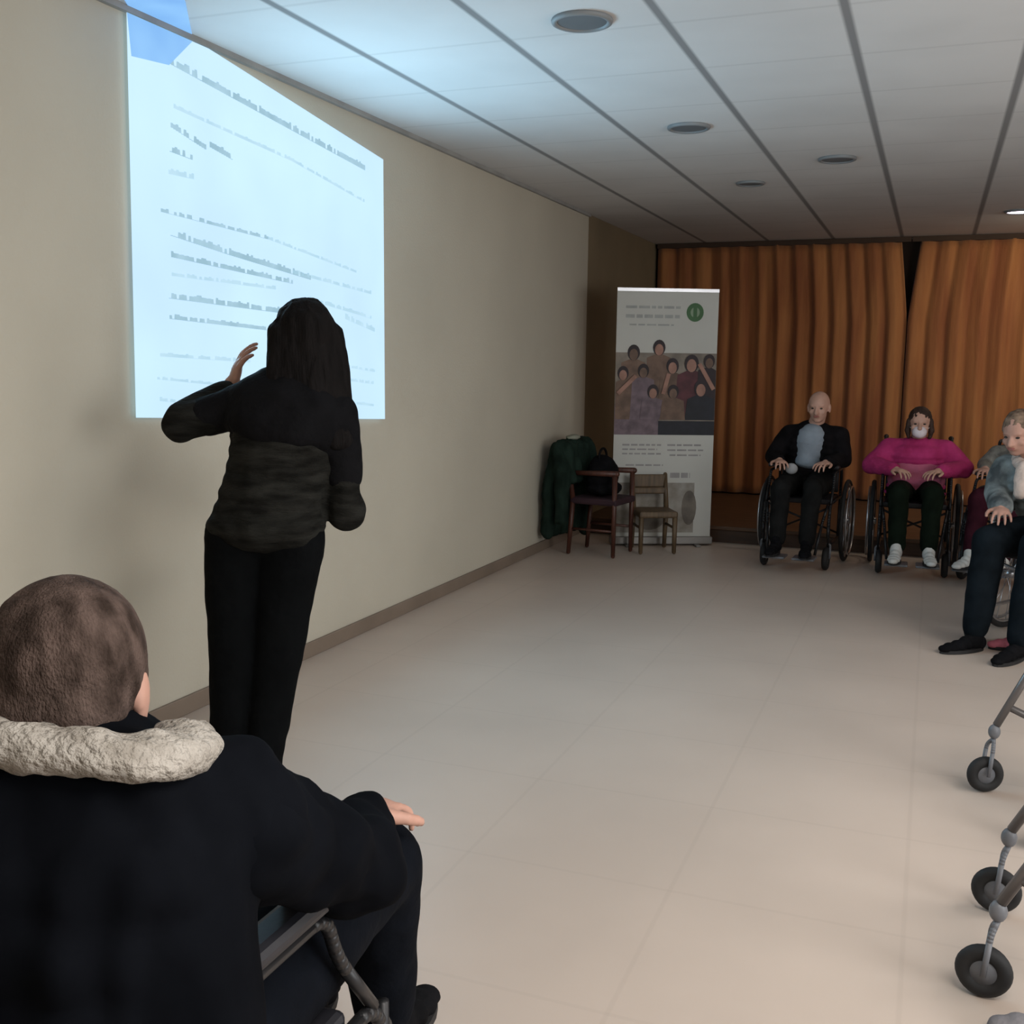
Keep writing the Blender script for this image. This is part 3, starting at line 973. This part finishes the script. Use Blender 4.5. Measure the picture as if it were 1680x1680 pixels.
for (xa, za, xb, zb) in ((-.38, 1.20, -.24, 1.34), (.26, 1.44, .38, 1.24), (-.02, 1.20, .02, 1.36)):
    n = V((zb - za, 0, -(xb - xa))).normalized() * .016
    plate(bm, [V((xa, -.019, za)) - n, V((xb, -.019, zb)) - n, V((xb, -.019, zb)) + n, V((xa, -.019, za)) + n], (0, -1, 0), .0006, 2)
finish('group_photo', bm, cols, t, False)
# lower half: grey text strokes and a faint second picture
bm = bmesh.new()
for (z, x0, x1, hh) in ((.80, -.33, -.02, .014), (.765, -.33, -.05, .012), (.73, -.33, -.02, .012), (.80, .03, .30, .014), (.76, .03, .32, .012),
                        (.72, .05, .30, .012), (.64, -.30, .0, .012), (.56, .06, .22, .04)):
    x = x0
    while x < x1:
        wl = rnd.uniform(.03, .08)
        rect(bm, x, z - hh / 2, min(x + wl, x1), z + hh / 2, -.0035)
        x += wl + .012
finish('text_strokes', bm, mat('light_grey_print', (.28, .27, .27), .6), t, False)
bm = bmesh.new()
rect(bm, -.38, .10, .26, .50, -.0035, 0)
disc(bm, .22, .30, .06, .14, -.0042, 18, 1)
disc(bm, -.10, .20, .12, .08, -.0042, 18, 1)
finish('lower_picture', bm, [mat('lower_picture_print', (.20, .18, .15), .6, .3, 8, col2=(.34, .32, .29)),
                             mat('lower_picture_dark', (.14, .12, .10), .6, .3, 8)], t, False)

# ---------------------------------------------------------------- chairs on the left
M_WOODR = mat('reddish_brown_wood', (.065, .022, .014), .45, .3, 10, stretch=(4, 4, .5))
M_WOODO = mat('olive_brown_wood', (.10, .065, .035), .5, .3, 10, stretch=(4, 4, .5))


def wood_chair(name, label, loc, rz, wood, sh=.44, bh=.84, w=.44, arm=True, seatm=None):
    t = thing(name, label, 'chair', loc, rz)
    h = w / 2
    bm = bmesh.new(); box(bm, (-h, -h, sh - .03), (h, h, sh + .02)); finish('seat', bm, seatm or wood, t, False, .015)
    for x in (-h + .02, h - .02):
        bm = bmesh.new(); chain(bm, [(x, h - .025, .018), (x, h - .025, sh + (.20 if arm else -.02))], [.016, .020], 10); finish('leg', bm, wood, t)
        bm = bmesh.new(); chain(bm, [(x, -h - .01, .018), (x, -h + .02, sh), (x, -h - .04, bh)], [.016, .020, .016], 10); finish('leg', bm, wood, t)
        if arm:
            bm = bmesh.new(); chain(bm, [(x, -h - .01, sh + .20), (x, h - .01, sh + .21)], [.018, .022], 10); finish('armrest', bm, wood, t)
    bm = bmesh.new()
    box(bm, (-h + .02, -h - .05, bh - .10), (h - .02, -h - .02, bh))
    box(bm, (-h + .02, -h - .03, sh + .12), (h - .02, -h - .0, sh + .17))
    finish('backrest', bm, wood, t, False, .01)
    for k in (-1, 1):
        bm = bmesh.new(); cyl(bm, (k * (h - .02), -h, .2), (k * (h - .02), h - .03, .2), .010); finish('stretcher', bm, wood, t)
    return t


CX, CY, CR = .33, 7.62, -2.3
wood_chair('armchair', 'dark reddish wooden armchair under the green coat beside the banner', (.46, 7.66, 0), -PI / 2 - .12, M_WOODR,
           seatm=mat('wine_seat_pad', (.03, .012, .018), .8), bh=.80, w=.38, sh=.42)
ct = thing('coat', 'dark green coat draped over the armchair by the left wall', 'coat', (.46, 7.66, 0), -PI / 2 - .12)
bm = bmesh.new()
q = -.26
chain(bm, [(-.20, q, .80), (.20, q, .80)], [.07, .07])
for x in (-.2, -.1, 0, .1, .2):
    chain(bm, [(x, q - .02, .80), (x * 1.1, q - .07, .5), (x * 1.15, q - .09, .16 + .03 * abs(x))], [.06, .062, .05])
    chain(bm, [(x, q + .04, .80), (x, q + .09, .58)], [.05, .045])
chain(bm, [(.22, q, .78), (.29, q + .06, .55), (.30, q + .05, .28)], [.065, .06, .045])
chain(bm, [(-.22, q, .78), (-.29, q - .02, .5), (-.31, q - .02, .12)], [.065, .065, .05])
blob('coat_shell', bm, mat('dark_green_cloth', (.012, .022, .017), .9, .35, 8, .4, 40, spec=.06), ct, .011, 3, .018, 9, 3, (1.5, 1.5, .6))
bm = bmesh.new()
sph(bm, (.02, q + .01, .875), (.085, .05, .022), 14)
blob('coat_collar', bm, mat('pale_collar', (.24, .25, .20), .9), ct, .007, 2, .006, 20)
bg = thing('handbag', 'black soft bag lying on the seat of the wooden armchair', 'bag', (.46, 7.66, .442), -PI / 2 - .12)
bm = bmesh.new()
sph(bm, (.02, .0, .16), (.14, .12, .15), 18); sph(bm, (.0, .0, .06), (.155, .14, .06), 18)
blob('bag_body', bm, M_BLACK, bg, .009, 3, .012, 12)
bm = bmesh.new(); torus(bm, (.02, .0, .29), (0, 1, 0), .07, .009, 24, 8); finish('bag_strap', bm, M_BLACK, bg)

wood_chair('small_wooden_chair', 'small plain brown wooden chair standing in front of the banner', (.80, 7.90, 0), PI + .5, M_WOODO,
           sh=.31, bh=.58, w=.30, arm=False)


# ---------------------------------------------------------------- ceiling fittings
M_SPOT = mat('grey_spot_ring', (.20, .215, .225), .5, .05, 5)
M_SPOTIN = mat('grey_spot_inside', (.12, .13, .14), .6, .05, 5)


def downlight(x, y, label, cat='ceiling light', on=False, r=.10):
    t = thing('ceiling_downlight', label, cat, (x, y, H - .001), 0, 'round recessed ceiling lights')
    bm = bmesh.new(); torus(bm, (0, 0, -.004), (0, 0, 1), r, .012, 32, 8); finish('ring', bm, M_SPOT, t)
    bm = bmesh.new(); cyl(bm, (0, 0, -.008), (0, 0, 0), r * .97, seg=32)
    finish('diffuser', bm, emis('lit_lamp', (1, .85, 1), 6.0) if on else M_SPOTIN, t, False)


downlight(1.475, 3.83, 'unlit round ceiling light nearest to the camera')
downlight(1.47, 5.65, 'unlit round ceiling light in the middle, second from the camera')
downlight(1.50, 7.45, 'faint unlit round ceiling light farthest along, toward the curtains', r=.085)
downlight(2.12, 6.75, 'faint unlit round ceiling light right of the row of three')
downlight(3.27, 9.35, 'lit round ceiling light glowing by the curtains at the right edge', on=True)
